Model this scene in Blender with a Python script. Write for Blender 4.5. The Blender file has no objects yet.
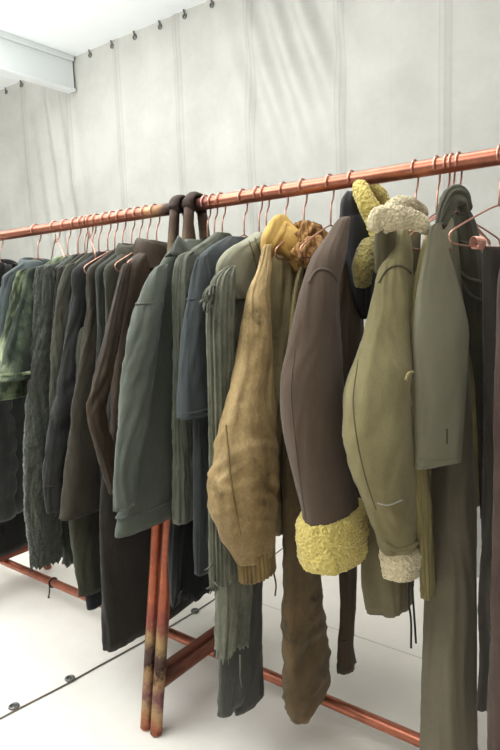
import bpy, bmesh, math, random
from mathutils import Vector, noise, Matrix
R = math.radians
PI = math.pi
scene = bpy.context.scene
C = scene.collection

# ------------------------------------------------------------------ camera
F_PX, PITCH, ROLL, YAW, DIST, HCAM = 601.4237, 0.1319, -0.0356, 0.652, 1.3065, 1.2021
RAIL_Z = 1.46
cy, sy, cp, sp = math.cos(YAW), math.sin(YAW), math.cos(PITCH), math.sin(PITCH)
FWD = Vector((-sy*cp, cy*cp, -sp)); RT = Vector((cy, sy, 0)); UP = RT.cross(FWD)
c_, s_ = math.cos(ROLL), math.sin(ROLL)
RT, UP = RT*c_ + UP*s_, UP*c_ - RT*s_
CAM = Vector((0, -DIST, HCAM))
cam_d = bpy.data.cameras.new('camera'); cam = bpy.data.objects.new('camera', cam_d); C.objects.link(cam)
m = Matrix((RT, UP, -FWD)).transposed().to_4x4(); m.translation = CAM
cam.matrix_world = m
cam_d.sensor_fit = 'VERTICAL'; cam_d.sensor_height = 36.0; cam_d.lens = F_PX/750*36.0
cam_d.clip_start = 0.02
scene.camera = cam

def ray(u, v):
    return FWD + RT*((u-250)/F_PX) + UP*((375-v)/F_PX)
def on_z(u, v, z):
    d = ray(u, v); return CAM + d*((z-CAM.z)/d.z)
def on_y(u, v, y):
    d = ray(u, v); return CAM + d*((y-CAM.y)/d.y)
def proj(P):
    q = P-CAM; z = q.dot(FWD)
    return 250+F_PX*q.dot(RT)/z, 375-F_PX*q.dot(UP)/z, z
def rail_x(u):
    lo, hi = -6.0, 0.4
    for _ in range(50):
        mm = (lo+hi)/2
        if proj(Vector((mm, 0, RAIL_Z)))[0] < u: lo = mm
        else: hi = mm
    return lo

# ------------------------------------------------------------------ materials
def lin(c):
    return tuple(((x/255)/12.92 if x/255 <= .04045 else ((x/255+.055)/1.055)**2.4) for x in c)
GAIN = 1.0
def col(c, g=None):
    g = GAIN if g is None else g
    return tuple(min(.9, x*g) for x in lin(c)) + (1,)

def soft(c, k=.14):
    y = .3*c[0]+.59*c[1]+.11*c[2]
    return tuple(x+(y-x)*k for x in c)
def new_mat(name, rough=.8):
    mt = bpy.data.materials.new(name); mt.use_nodes = True
    nt = mt.node_tree; b = nt.nodes['Principled BSDF']; b.inputs['Roughness'].default_value = rough
    return mt, nt, b
def N(nt, t, **kw):
    n = nt.nodes.new(t)
    for k, v in kw.items():
        if k in n.inputs: n.inputs[k].default_value = v
        else: setattr(n, k, v)
    return n
def ramp(nt, stops, interp='LINEAR'):
    r = nt.nodes.new('ShaderNodeValToRGB'); cr = r.color_ramp; cr.interpolation = interp
    while len(cr.elements) < len(stops): cr.elements.new(.5)
    for e, (p, c) in zip(cr.elements, stops): e.position = p; e.color = c
    return r

def cloth(name, c1, c2=None, scale=9.0, stops=(.35, .65), weave=420.0, bump=.25, rough=.9, sheen=.25, detail=5,
          blot=None, interp='LINEAR', c3=None, g=None, wrinkle=.35, stretch=(1, 1, .6)):
    mt, nt, b = new_mat(name, rough); L = nt.links
    c1 = soft(c1); c2 = soft(c2) if c2 else None; c3 = soft(c3) if c3 else None
    tc = N(nt, 'ShaderNodeTexCoord'); mp = N(nt, 'ShaderNodeMapping'); mp.inputs['Scale'].default_value = stretch
    L.new(tc.outputs['Object'], mp.inputs[0])
    nz = N(nt, 'ShaderNodeTexNoise', Scale=scale, Detail=detail, Roughness=.62); L.new(mp.outputs[0], nz.inputs[0])
    c2 = c2 or tuple(x*.82 for x in c1)
    st = [(stops[0], col(c2, g)), (stops[1], col(c1, g))]
    if c3: st.append((min(.98, stops[1]+.1), col(c3, g)))
    r = ramp(nt, st, interp); L.new(nz.outputs['Fac'], r.inputs[0])
    out = r.outputs[0]
    if blot:
        n2 = N(nt, 'ShaderNodeTexNoise', Scale=blot[1], Detail=6, Roughness=.7); L.new(tc.outputs['Object'], n2.inputs[0])
        r2 = ramp(nt, [(blot[2], (0, 0, 0, 1)), (blot[2]+.12, (1, 1, 1, 1))]); L.new(n2.outputs['Fac'], r2.inputs[0])
        mx = N(nt, 'ShaderNodeMix', data_type='RGBA'); L.new(r2.outputs[0], mx.inputs[0])
        L.new(out, mx.inputs[6]); mx.inputs[7].default_value = col(blot[0], g); out = mx.outputs[2]
    # fine yarn speckle
    n3 = N(nt, 'ShaderNodeTexNoise', Scale=weave, Detail=2); L.new(tc.outputs['Object'], n3.inputs[0])
    hs = N(nt, 'ShaderNodeHueSaturation'); L.new(out, hs.inputs['Color'])
    mr = N(nt, 'ShaderNodeMapRange'); mr.inputs[3].default_value = .8; mr.inputs[4].default_value = 1.2
    L.new(n3.outputs['Fac'], mr.inputs[0]); L.new(mr.outputs[0], hs.inputs['Value'])
    L.new(hs.outputs[0], b.inputs['Base Color'])
    b.inputs['Sheen Weight'].default_value = sheen*.4; b.inputs['Specular IOR Level'].default_value = .2
    b1 = N(nt, 'ShaderNodeBump', Strength=bump, Distance=.002); L.new(n3.outputs['Fac'], b1.inputs['Height'])
    n4 = N(nt, 'ShaderNodeTexNoise', Scale=28.0, Detail=4); L.new(mp.outputs[0], n4.inputs[0])
    b2 = N(nt, 'ShaderNodeBump', Strength=wrinkle, Distance=.012); L.new(n4.outputs['Fac'], b2.inputs['Height'])
    L.new(b1.outputs[0], b2.inputs['Normal']); L.new(b2.outputs[0], b.inputs['Normal'])
    return mt

def fleece(name, c1, c2, g=None, strength=.7):
    mt, nt, b = new_mat(name, .95); L = nt.links
    tc = N(nt, 'ShaderNodeTexCoord')
    v = N(nt, 'ShaderNodeTexVoronoi', Scale=190.0); L.new(tc.outputs['Object'], v.inputs[0])
    nz = N(nt, 'ShaderNodeTexNoise', Scale=120.0, Detail=6, Roughness=.75); L.new(tc.outputs['Object'], nz.inputs[0])
    r = ramp(nt, [(.3, col(c2, g)), (.62, col(c1, g))]); L.new(nz.outputs['Fac'], r.inputs[0]); L.new(r.outputs[0], b.inputs['Base Color'])
    b1 = N(nt, 'ShaderNodeBump', Strength=strength, Distance=.004); b1.invert = True; L.new(v.outputs['Distance'], b1.inputs['Height'])
    L.new(b1.outputs[0], b.inputs['Normal']); b.inputs['Sheen Weight'].default_value = .3; b.inputs['Specular IOR Level'].default_value = .1
    return mt

def plaid(name, c1, c2, c3):
    mt, nt, b = new_mat(name, .9); L = nt.links
    tc = N(nt, 'ShaderNodeTexCoord'); mp = N(nt, 'ShaderNodeMapping'); L.new(tc.outputs['UV'], mp.inputs[0])
    w1 = N(nt, 'ShaderNodeTexWave', Scale=5.0, Distortion=1.5); w2 = N(nt, 'ShaderNodeTexWave', Scale=14.0, Distortion=2.0); w2.bands_direction = 'Y'
    L.new(mp.outputs[0], w1.inputs[0]); L.new(mp.outputs[0], w2.inputs[0])
    nz = N(nt, 'ShaderNodeTexNoise', Scale=60.0, Detail=5); L.new(tc.outputs['Object'], nz.inputs[0])
    r1 = ramp(nt, [(.3, col(c2)), (.6, col(c1))]); L.new(w1.outputs['Fac'], r1.inputs[0])
    mx = N(nt, 'ShaderNodeMix', data_type='RGBA'); r2 = ramp(nt, [(.55, (0, 0, 0, 1)), (.7, (.8, .8, .8, 1))])
    L.new(w2.outputs['Fac'], r2.inputs[0]); L.new(r2.outputs[0], mx.inputs[0]); L.new(r1.outputs[0], mx.inputs[6]); mx.inputs[7].default_value = col(c3)
    hs = N(nt, 'ShaderNodeHueSaturation'); mr = N(nt, 'ShaderNodeMapRange'); mr.inputs[3].default_value = .6; mr.inputs[4].default_value = 1.4
    L.new(nz.outputs['Fac'], mr.inputs[0]); L.new(mr.outputs[0], hs.inputs['Value']); L.new(mx.outputs[2], hs.inputs['Color']); L.new(hs.outputs[0], b.inputs['Base Color'])
    b1 = N(nt, 'ShaderNodeBump', Strength=.3, Distance=.004); L.new(nz.outputs['Fac'], b1.inputs['Height']); L.new(b1.outputs[0], b.inputs['Normal'])
    return mt

def copper(name, base=(196, 112, 88), rough=.32, heat=None):
    """heat: list of (coordinate along UV.y in metres, rgb) for flame-coloured pipe"""
    mt, nt, b = new_mat(name, rough); L = nt.links
    b.inputs['Metallic'].default_value = .85
    tc = N(nt, 'ShaderNodeTexCoord')
    nz = N(nt, 'ShaderNodeTexNoise', Scale=14.0, Detail=6, Roughness=.65); L.new(tc.outputs['Object'], nz.inputs[0])
    r = ramp(nt, [(.3, col(tuple(x*.78 for x in base), 1)), (.65, col(base, 1))]); L.new(nz.outputs['Fac'], r.inputs[0])
    out = r.outputs[0]
    if heat:
        sx = N(nt, 'ShaderNodeSeparateXYZ'); L.new(tc.outputs['UV'], sx.inputs[0])
        ad = N(nt, 'ShaderNodeMath', operation='MULTIPLY_ADD'); L.new(nz.outputs['Fac'], ad.inputs[0]); ad.inputs[1].default_value = .12
        L.new(sx.outputs['Y'], ad.inputs[2])
        rr = ramp(nt, [(p, col(c, 1)[:3]+(1,)) for p, c in heat]); L.new(ad.outputs[0], rr.inputs[0])
        r2 = ramp(nt, [(p, (a,)*3+(1,)) for p, a in HEATMASK[name]]); L.new(ad.outputs[0], r2.inputs[0])
        mx = N(nt, 'ShaderNodeMix', data_type='RGBA'); L.new(r2.outputs[0], mx.inputs[0]); L.new(out, mx.inputs[6]); L.new(rr.outputs[0], mx.inputs[7])
        out = mx.outputs[2]
    L.new(out, b.inputs['Base Color'])
    rr2 = N(nt, 'ShaderNodeMapRange'); rr2.inputs[3].default_value = rough-.08; rr2.inputs[4].default_value = rough+.15
    L.new(nz.outputs['Fac'], rr2.inputs[0]); L.new(rr2.outputs[0], b.inputs['Roughness'])
    return mt
HEATMASK = {
 'burnt_leg': [(.0, .1), (.14, .1), (.2, .95), (.46, .95), (.56, 0), (1.0, 0)],
 'burnt_crossbar': [(0, .9), (1, .9)],
 'burnt_knot': [(0, .95), (1, .95)],
}

# ------------------------------------------------------------------ objects
BASE = {}
def empty(name, loc, label=None, cat=None, group=None):
    o = bpy.data.objects.new(name, None); C.objects.link(o); o.location = loc
    o.empty_display_size = .05
    BASE[o.name] = Vector(loc)
    if label: o['label'] = label
    if cat: o['category'] = cat
    if group: o['group'] = group
    return o
def build(name, V, Fc, mat, parent=None, uv=None, smooth=True, kind=None, label=None):
    base = BASE.get(parent.name, Vector((0, 0, 0))) if parent else Vector((0, 0, 0))
    me = bpy.data.meshes.new(name); me.from_pydata([tuple(Vector(v)-base) for v in V], [], Fc)
    if uv:
        ul = me.uv_layers.new(name='UVMap')
        for lp in me.loops: ul.data[lp.index].uv = uv[lp.vertex_index]
    me.materials.append(mat)
    if smooth: me.polygons.foreach_set('use_smooth', [True]*len(me.polygons))
    me.update()
    bm = bmesh.new(); bm.from_mesh(me); bmesh.ops.recalc_face_normals(bm, faces=bm.faces); bm.to_mesh(me); bm.free()
    o = bpy.data.objects.new(name, me); C.objects.link(o)
    if parent: o.parent = parent
    BASE[o.name] = base
    if kind: o['kind'] = kind
    if label: o['label'] = label
    return o

class MB:
    def __init__(s): s.V = []; s.F = []; s.UV = []
    def add(s, V, Fc, UV=None):
        n = len(s.V); s.V += [Vector(v) for v in V]; s.F += [tuple(i+n for i in f) for f in Fc]
        s.UV += UV if UV else [(0, 0)]*len(V)
    def build(s, name, mat, parent=None, **kw): return build(name, s.V, s.F, mat, parent, uv=s.UV, **kw)
    def tube(s, pts, r, n=10, caps=True):
        pts = [Vector(p) for p in pts]; rings = []; m0 = len(pts)
        T0 = (pts[1]-pts[0]).normalized(); up = Vector((0, 0, 1)) if abs(T0.z) < .9 else Vector((1, 0, 0))
        A = T0.cross(up).normalized(); V = []; UV = []; d = 0
        for i, p in enumerate(pts):
            T = (pts[min(i+1, m0-1)]-pts[max(i-1, 0)])
            T = T.normalized() if T.length > 1e-9 else T0
            A = (A - T*A.dot(T)).normalized(); B = T.cross(A)
            rr = r[i] if isinstance(r, (list, tuple)) else r
            if i: d += (p-pts[i-1]).length
            for k in range(n):
                a = 2*PI*k/n; V.append(p + A*math.cos(a)*rr + B*math.sin(a)*rr); UV.append((k/n, d))
        Fc = [(i*n+k, i*n+(k+1) % n, (i+1)*n+(k+1) % n, (i+1)*n+k) for i in range(m0-1) for k in range(n)]
        if caps: Fc += [tuple(range(n-1, -1, -1)), tuple((m0-1)*n+k for k in range(n))]
        s.add(V, Fc, UV)
    def box(s, lo, hi):
        x0, y0, z0 = lo; x1, y1, z1 = hi
        V = [(x0, y0, z0), (x1, y0, z0), (x1, y1, z0), (x0, y1, z0), (x0, y0, z1), (x1, y0, z1), (x1, y1, z1), (x0, y1, z1)]
        s.add(V, [(0, 3, 2, 1), (4, 5, 6, 7), (0, 1, 5, 4), (1, 2, 6, 5), (2, 3, 7, 6), (3, 0, 4, 7)])

def catmull(keys, n):
    """keys: tuples of floats -> n resampled tuples, parameter by cumulative distance of first three comps"""
    k = [tuple(map(float, q)) for q in keys]; m0 = len(k)
    d = [0]
    for i in range(1, m0): d.append(d[-1]+max(1e-5, math.dist(k[i][:3], k[i-1][:3])))
    out = []
    for j in range(n):
        t = d[-1]*j/(n-1); i = 0
        while i < m0-2 and t > d[i+1]: i += 1
        h = d[i+1]-d[i]; x = (t-d[i])/h
        p0, p1, p2, p3 = k[max(0, i-1)], k[i], k[i+1], k[min(m0-1, i+2)]
        row = []
        for q in range(len(p1)):
            m1 = (p2[q]-p0[q])/(d[i+1]-d[max(0, i-1)])*h if i > 0 else p2[q]-p1[q]
            m2 = (p3[q]-p1[q])/(d[min(m0-1, i+2)]-d[i])*h if i < m0-2 else p2[q]-p1[q]
            x2, x3 = x*x, x*x*x
            row.append((2*x3-3*x2+1)*p1[q]+(x3-2*x2+x)*m1+(-2*x3+3*x2)*p2[q]+(x3-x2)*m2)
        out.append(tuple(row))
    return out

def frame(keys, nring, X):
    """keys (x,y,z,a,b) -> rings with pos, A axis, B axis, a, b, dist"""
    st = catmull(keys, nring); out = []; d = 0
    for i, q in enumerate(st):
        p = Vector(q[:3]); p0 = Vector(st[max(0, i-1)][:3]); p1 = Vector(st[min(nring-1, i+1)][:3])
        T = (p1-p0).normalized(); A = X.cross(T)
        A = A.normalized(); B = T.cross(A).normalized()
        if i: d += (p-Vector(st[i-1][:3])).length
        out.append((p, A, B, max(.002, q[3]), max(.002, q[4]), d, T))
    return out

def loft(fr, n, fold=0.008, crease=0.0, seed=0, rib=None, puff=None, fur=0, jag=0, jagf=3.0, hollow=True, sq=2.0, foldf=1.2, zf=3.6, drape=False, twist=0, cap=True, elbow=None, grain=0):
    V = []; UV = []; m0 = len(fr); Ltot = fr[-1][5] or 1
    sd = Vector((seed*7.13, seed*3.7, seed*1.9))
    for i, (p, A, B, a, b, d, T) in enumerate(fr):
        t = d/Ltot
        for k in range(n):
            ph = 2*PI*k/n; c, s = math.cos(ph), math.sin(ph)
            e = 2/sq
            cx = math.copysign(abs(c)**e, c); sx = math.copysign(abs(s)**e, s)
            q = A*(a*cx) + B*(b*sx)
            nr = (A*(c*b) + B*(s*a)).normalized()
            tw = twist*d + 1.1*noise.noise(Vector((d*3.1, seed, 2.0)))
            w = noise.noise(Vector((math.cos(ph+tw)*foldf*1.3, math.sin(ph+tw)*foldf*1.3, d*zf))+sd)
            w2 = noise.noise(Vector((math.cos(ph+2*tw)*foldf*2.3, math.sin(ph+2*tw)*foldf*2.3, d*zf*2.6))-sd)
            w += .35*(1-2.4*abs(w2))
            amt = fold*((.25+1.0*t) if drape else 1)
            off = w*amt
            if crease:
                g = 1 if elbow is None else math.exp(-((t-elbow)/.16)**2)+.25
                v = noise.noise(Vector((ph*.8*math.cos(.5), d*24+math.sin(ph+seed)*1.5, seed*2.2)))
                v = 1-abs(v)*2.6
                off += crease*g*v*min(1, t*6)
            if rib: off += rib[1]*math.cos(rib[0]*ph)
            if puff: off += puff[1]*(abs(math.sin(PI*d/puff[0]))**.6-.6)
            if fur:
                pp = p+q
                off += fur*(noise.noise(pp*120+sd)*.5+noise.noise(pp*42-sd)*.55+.55*noise.noise(pp*230))
            if grain: off += grain*noise.noise((p+q)*60+sd)
            P = p + q + nr*off
            if jag and t > .86:
                j = jag*(noise.noise(Vector((c*jagf, s*jagf, seed)))+.6*noise.noise(Vector((c*jagf*3, s*jagf*3, seed+9))))
                P += T*(j*(t-.86)/.14)
            V.append(P); UV.append((k/n, d))
    Fc = [(i*n+k, i*n+(k+1) % n, (i+1)*n+(k+1) % n, (i+1)*n+k) for i in range(m0-1) for k in range(n)]
    if cap:
        c0 = len(V); V.append(fr[0][0].copy()); UV.append((0, 0))
        Fc += [(c0, (k+1) % n, k) for k in range(n)]
    if hollow:
        last = (m0-1)*n; p, A, B, a, b, d, T = fr[-1]
        back = max(0, m0-1-max(3, m0//10)); pb = fr[back]
        r1 = len(V)
        for k in range(n): V.append(V[last+k] + (p-V[last+k])*.10 - T*.002); UV.append((k/n, d))
        r2 = len(V)
        for k in range(n): q = V[back*n+k]; V.append(q + (pb[0]-q)*.16); UV.append((k/n, d))
        r3 = len(V); V.append(pb[0].copy()); UV.append((0, d))
        for k in range(n):
            k2 = (k+1) % n
            Fc += [(last+k, last+k2, r1+k2, r1+k), (r1+k, r1+k2, r2+k2, r2+k), (r2+k, r2+k2, r3)]
    return V, Fc, UV

class Garment:
    """a garment hung in an upright plane through its hanger; local s (near side negative), n (towards +x), z"""
    def __init__(g, name, label, cat, hu, rot=.12, group=None, dx=0.0):
        g.X = rail_x(hu)+dx; g.rot = rot
        g.S = Vector((-math.sin(rot), math.cos(rot), 0)); g.Nn = Vector((math.cos(rot), math.sin(rot), 0))
        g.o = Vector((g.X, 0, 0)); g.root = empty(name, (g.X, 0, 1.34), label, cat, group)
        g.seed = hu*.37+1; g.label = label; g.hu = hu
    def L(g, s, n, z): return g.o + g.S*s + g.Nn*n + Vector((0, 0, z))
    def px(g, u, v, n=0.0):
        d = ray(u, v); o = g.o+g.Nn*n
        t = (o-CAM).dot(g.Nn)/d.dot(g.Nn); P = CAM+d*t
        return P
    def sz(g, u, v, n=0.0):
        P = g.px(u, v, n); return (P-g.o).dot(g.S), P.z
    def scale(g, u, v, r, k, n=0):
        P = g.px(u, v, n); z = (P-CAM).dot(FWD); vd = (P-CAM); vd.z = 0; vd.normalize()
        ca = abs(vd.dot(g.S)); sa = abs(vd.dot(g.Nn))   # S visible width scales with |view x S|
        w = math.sqrt((sa)**2 + (k*ca)**2)
        return r*z/F_PX/max(w, .2)
    def tube_px(g, name, pts, mat, k=.5, n=0.0, nring=56, nseg=48, parent=None, mirror=False, ext=True, label=None, upright=True, **kw):
        keys = []
        for q in pts:
            u, v, r = q[:3]; nn = n+(q[3] if len(q) > 3 else 0)
            P = g.px(u, v, nn); a = g.scale(u, v, r, k, nn); keys.append((*P, a, a*k))
        if ext:
            P = Vector(keys[0][:3]); a, b = keys[0][3:]
            Q = P + g.S*(a*1.1 if not mirror else a*1.1) + Vector((0, 0, a*.55))
            keys.insert(0, (*Q, a*.35, b*.35))
        if mirror:
            kk = []
            for q in keys:
                P = Vector(q[:3]); s = (P-g.o).dot(g.S); nn = (P-g.o).dot(g.Nn)
                kk.append((*g.L(-s, nn, P.z), q[3], q[4]))
            keys = kk
        fr = frame(keys, nring, g.Nn)
        if upright: fr = [(p, g.S, g.Nn, a, b, d, T) for p, A, B, a, b, d, T in fr]
        V, Fc, UV = loft(fr, nseg, seed=g.seed+(5 if mirror else 0), **kw)
        o = build(name, V, Fc, mat, parent or g.root, uv=UV, label=label)
        return o, fr
    def sleeves(g, pts, mat, far=True, **kw):
        o, fr = g.tube_px('sleeve', pts, mat, **kw)
        if far:
            kw2 = dict(kw); kw2['nseg'] = 24; kw2['nring'] = 24; kw2.pop('label', None)
            g.tube_px('sleeve', pts, mat, mirror=True, **kw2)
        return o, fr
    def body(g, mat, sw=.155, hem=None, hw=.2, b=.022, nz=1.355, sz=None, edge=None, nring=60, nseg=72, name='body', n=0, far=None, fedge=None, hb=None, slope=.06, **kw):
        keys = []
        hb = hb or b
        if edge:
            e = [g.sz(*q, n) for q in edge]; e = [(-s, z) for s, z in e]
            e.sort(key=lambda q: -q[1])
        else:
            hz = g.sz(*hem, n)[1] if isinstance(hem, tuple) else hem
            e = [(.05, nz), (sw*.72, nz-slope*.55), (sw, nz-slope), (sw*1.05, nz-slope-.06), (sw+(hw-sw)*.35, nz-.35), (hw, hz)]
        m0 = len(e); ztop, zbot = e[0][1], e[-1][1]
        if fedge:
            f = sorted([g.sz(*q, n) for q in fedge], key=lambda q: -q[1])
            def fz(z):
                if z >= f[0][1]: return f[0][0]
                for (s0, z0), (s1, z1) in zip(f, f[1:]):
                    if z >= z1: return s0+(s1-s0)*(z0-z)/max(1e-6, z0-z1)
                return f[-1][0]
        for a, z in e:
            t = (ztop-z)/(ztop-zbot); bb = (b+(hb-b)*t)*min(1, .55+t*6)
            fa = fz(z) if fedge else (a if far is None else far(t, a))
            c = (fa-a)/2; h = (a+fa)/2
            if edge:   # allow for the thickness of the cloth at the silhouette
                P = g.L(c, n, z); vd = P-CAM; vd.z = 0; vd.normalize()
                sa = abs(vd.dot(g.Nn)); ca = abs(vd.dot(g.S))
                E2 = (h*sa)**2-(bb*ca)**2
                if E2 < (h*sa*.5)**2: bb = h*sa*.8/max(ca, .05); E2 = (h*sa)**2-(bb*ca)**2
                h = math.sqrt(E2)/max(sa, .1)
            P = g.L(c, n, z)
            keys.append((*P, h, bb))
        # fixed upright frames
        st = catmull(keys, nring*3); out = []; Ltot = ztop-zbot
        # resample by z
        zs = [ztop-(ztop-zbot)*(i/(nring-1))**1.25 for i in range(nring)]; j = 0
        for z in zs:
            while j < len(st)-2 and st[j+1][2] > z: j += 1
            q0, q1 = st[j], st[j+1]; x = 0 if q0[2] == q1[2] else max(0, min(1, (q0[2]-z)/(q0[2]-q1[2])))
            q = [q0[i]+(q1[i]-q0[i])*x for i in range(5)]
            out.append((Vector((q[0], q[1], z)), g.S, g.Nn, max(.004, q[3]), max(.004, q[4]), ztop-z, Vector((0, 0, -1))))
        kw.setdefault('fold', .010); kw.setdefault('drape', True); kw.setdefault('zf', 1.3); kw.setdefault('sq', 2.5); kw.setdefault('foldf', 2.2)
        V, Fc, UV = loft(out, nseg, seed=g.seed+11, **kw)
        o = build(name, V, Fc, mat, g.root, uv=UV)
        return o, out
    def seam(g, fr, t, mat, name='seam', r=.0028, grow=1.03, parent=None, tilt=0):
        i = min(len(fr)-1, int(t*(len(fr)-1))); p, A, B, a, b, d, T = fr[i]
        pts = [p + A*(a*grow*math.cos(x)) + B*(b*grow*math.sin(x)) + T*(tilt*math.sin(x)) for x in [2*PI*k/40 for k in range(41)]]
        mb = MB(); mb.tube(pts, r, 6); return mb.build(name, mat, parent or g.root)
    def flap(g, name, poly, n, mat, thick=.005, bulge=.008, parent=None, label=None):
        """a cloth flap: outline in the garment plane, domed a little, with thickness"""
        q = [g.px(u, v, n) for u, v in poly]; m0 = len(q); ce = sum(q, Vector())/m0
        dense = []
        for i in range(m0):
            for k in range(6): dense.append(q[i].lerp(q[(i+1) % m0], k/6))
        V = []; Fc = []; md = len(dense); R_ = 7
        for j in range(R_):
            f = 1-j/R_
            for p in dense: V.append(ce+(p-ce)*f+g.Nn*(bulge*(1-f*f)+.003*noise.noise(p*40)))
        V.append(ce+g.Nn*bulge)
        for j in range(R_-1):
            for k in range(md): Fc.append((j*md+k, j*md+(k+1) % md, (j+1)*md+(k+1) % md, (j+1)*md+k))
        for k in range(md): Fc.append(((R_-1)*md+k, (R_-1)*md+(k+1) % md, len(V)-1))
        o = build(name, V, Fc, mat, parent or g.root, uv=[(p.x, p.z) for p in V], label=label)
        m1 = o.modifiers.new('thick', 'SOLIDIFY'); m1.thickness = thick; m1.offset = 0
        return o
    def on(g, o, u, v, lift=.001):
        from mathutils.bvhtree import BVHTree
        if not hasattr(g, 'bv'): g.bv = {}
        if o.name not in g.bv:
            b = BASE[o.name]; g.bv[o.name] = BVHTree.FromPolygons([x.co+b for x in o.data.vertices], [list(p.vertices) for p in o.data.polygons])
        d = ray(u, v).normalized(); hit = g.bv[o.name].ray_cast(CAM, d)
        return None if hit[0] is None else hit[0]-d*lift
    def strip_on(g, o, name, pts, mat, r=.0022, lift=.0005, label=None):
        k = catmull([(u, v, 0) for u, v in pts], 8*len(pts))
        P = [q for q in (g.on(o, u, v, lift) for u, v, _ in k) if q is not None]
        if len(P) < 3: return None
        mb = MB(); mb.tube(P, r, 6); return mb.build(name, mat, o, label=label)
    def strip(g, name, pts, mat, n, r=.003, parent=None, label=None):
        P = [g.px(u, v, n) for u, v in pts]
        P = [Vector(q) for q in catmull([tuple(x) for x in P], max(8, 4*len(P)))]
        mb = MB(); mb.tube(P, r, 8); return mb.build(name, mat, parent or g.root, label=label)
    def collar(g, mat, z=1.345, a=.062, b=.04, h=.035, flare=.018, n=0, s=0, drop=.03, name='collar', fur=0, thick=.006, gap=.35, tilt=0, seed=0, label=None, full=False, roll=True):
        prof = [(0, 0), (flare*.15, h*.6), (flare*.35, h)]
        if roll: prof += [(flare*.75, h*.98), (flare*1.15, h*.55), (flare*1.5, -drop)]
        else: prof += [(flare*.6, h*1.02), (flare*.6+thick, h*.8), (flare*.5+thick, 0)]
        prof = [(q[0], q[1]) for q in catmull([(p[0], p[1], 0) for p in prof], 16)]
        V = []; UV = []; n0 = 64; ms = len(prof)
        rng = [gap+(2*PI-2*gap)*k/(n0-1) for k in range(n0)] if not full else [2*PI*k/(n0-1) for k in range(n0)]
        for x in rng:
            c, sn = math.cos(x), math.sin(x)
            for o_, h_ in prof:
                P = g.L(s+sn*(a+o_), n+c*(b+o_), z+h_+tilt*sn*.5-(.02*(1-math.cos(x-PI))/2 if not full else 0))
                dn = .006*noise.noise(P*18+Vector((seed, g.seed, 0)))
                P += g.Nn*dn + Vector((0, 0, dn))
                if fur: P += (g.S*sn+g.Nn*c+Vector((0, 0, .6))).normalized()*fur*(noise.noise(P*60)+.6*noise.noise(P*130))
                V.append(P); UV.append((x/6.28, h_))
        Fc = [(i*ms+j, i*ms+j+1, (i+1)*ms+j+1, (i+1)*ms+j) for i in range(n0-1) for j in range(ms-1)]
        o = build(name, V, Fc, mat, g.root, uv=UV, label=label)
        md = o.modifiers.new('thick', 'SOLIDIFY'); md.thickness = thick; md.offset = 0
        return o
    def blob(g, name, keys, mat, nring=40, nseg=40, parent=None, label=None, **kw):
        """keys (u,v,r_px,n,k) : thick roll traced in the garment's plane"""
        kk = []
        for u, v, r, n, k in keys:
            P = g.px(u, v, n); a = g.scale(u, v, r, k, n); kk.append((*P, a, a*k))
        fr = frame(kk, nring, g.Nn); kw.setdefault('hollow', False); kw.setdefault('fold', .003)
        V, Fc, UV = loft(fr, nseg, seed=g.seed, **kw)
        c0 = len(V); V.append(fr[-1][0].copy()); UV.append((0, 0)); l = (len(fr)-1)*nseg
        Fc += [(c0, l+k, l+(k+1) % nseg) for k in range(nseg)]
        return build(name, V, Fc, mat, parent or g.root, uv=UV, label=label)
# ------------------------------------------------------------------ setting
def heat_copper(name, stops, mask, base=(196, 112, 88), rough=.3, amp=.05):
    mt, nt, b = new_mat(name, rough); L = nt.links
    b.inputs['Metallic'].default_value = .85
    tc = N(nt, 'ShaderNodeTexCoord'); sx = N(nt, 'ShaderNodeSeparateXYZ'); L.new(tc.outputs['UV'], sx.inputs[0])
    nz = N(nt, 'ShaderNodeTexNoise', Scale=30.0, Detail=6, Roughness=.7); L.new(tc.outputs['Object'], nz.inputs[0])
    r = ramp(nt, [(.3, col(tuple(x*.8 for x in base), 1)), (.65, col(base, 1))]); L.new(nz.outputs['Fac'], r.inputs[0])
    ad = N(nt, 'ShaderNodeMath', operation='MULTIPLY_ADD'); L.new(nz.outputs['Fac'], ad.inputs[0]); ad.inputs[1].default_value = amp
    L.new(sx.outputs['Y'], ad.inputs[2])
    rr = ramp(nt, [(p, col(c, 1)) for p, c in stops]); L.new(ad.outputs[0], rr.inputs[0])
    r2 = ramp(nt, [(p, (a, a, a, 1)) for p, a in mask]); L.new(ad.outputs[0], r2.inputs[0])
    mx = N(nt, 'ShaderNodeMix', data_type='RGBA'); L.new(r2.outputs[0], mx.inputs[0]); L.new(r.outputs[0], mx.inputs[6]); L.new(rr.outputs[0], mx.inputs[7])
    L.new(mx.outputs[2], b.inputs['Base Color'])
    mr = N(nt, 'ShaderNodeMapRange'); mr.inputs[3].default_value = rough; mr.inputs[4].default_value = .62
    L.new(r2.outputs[0], mr.inputs[0]); L.new(mr.outputs[0], b.inputs['Roughness'])
    return mt
M = {}
M['copper'] = copper('copper_pipe', (186, 116, 92), .36)
M['wire'] = copper('copper_wire', (226, 172, 152), .28)
M['rail'] = heat_copper('copper_rail', [(.40, (120, 70, 80)), (.435, (190, 150, 110)), (.455, (60, 52, 50)), (.485, (66, 56, 52)), (.50, (90, 60, 60)), (.52, (130, 70, 60))],
                        [(.40, 0), (.44, .8), (.455, .97), (.49, .97), (.515, 0)], (192, 122, 98), .34, .03)
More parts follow.
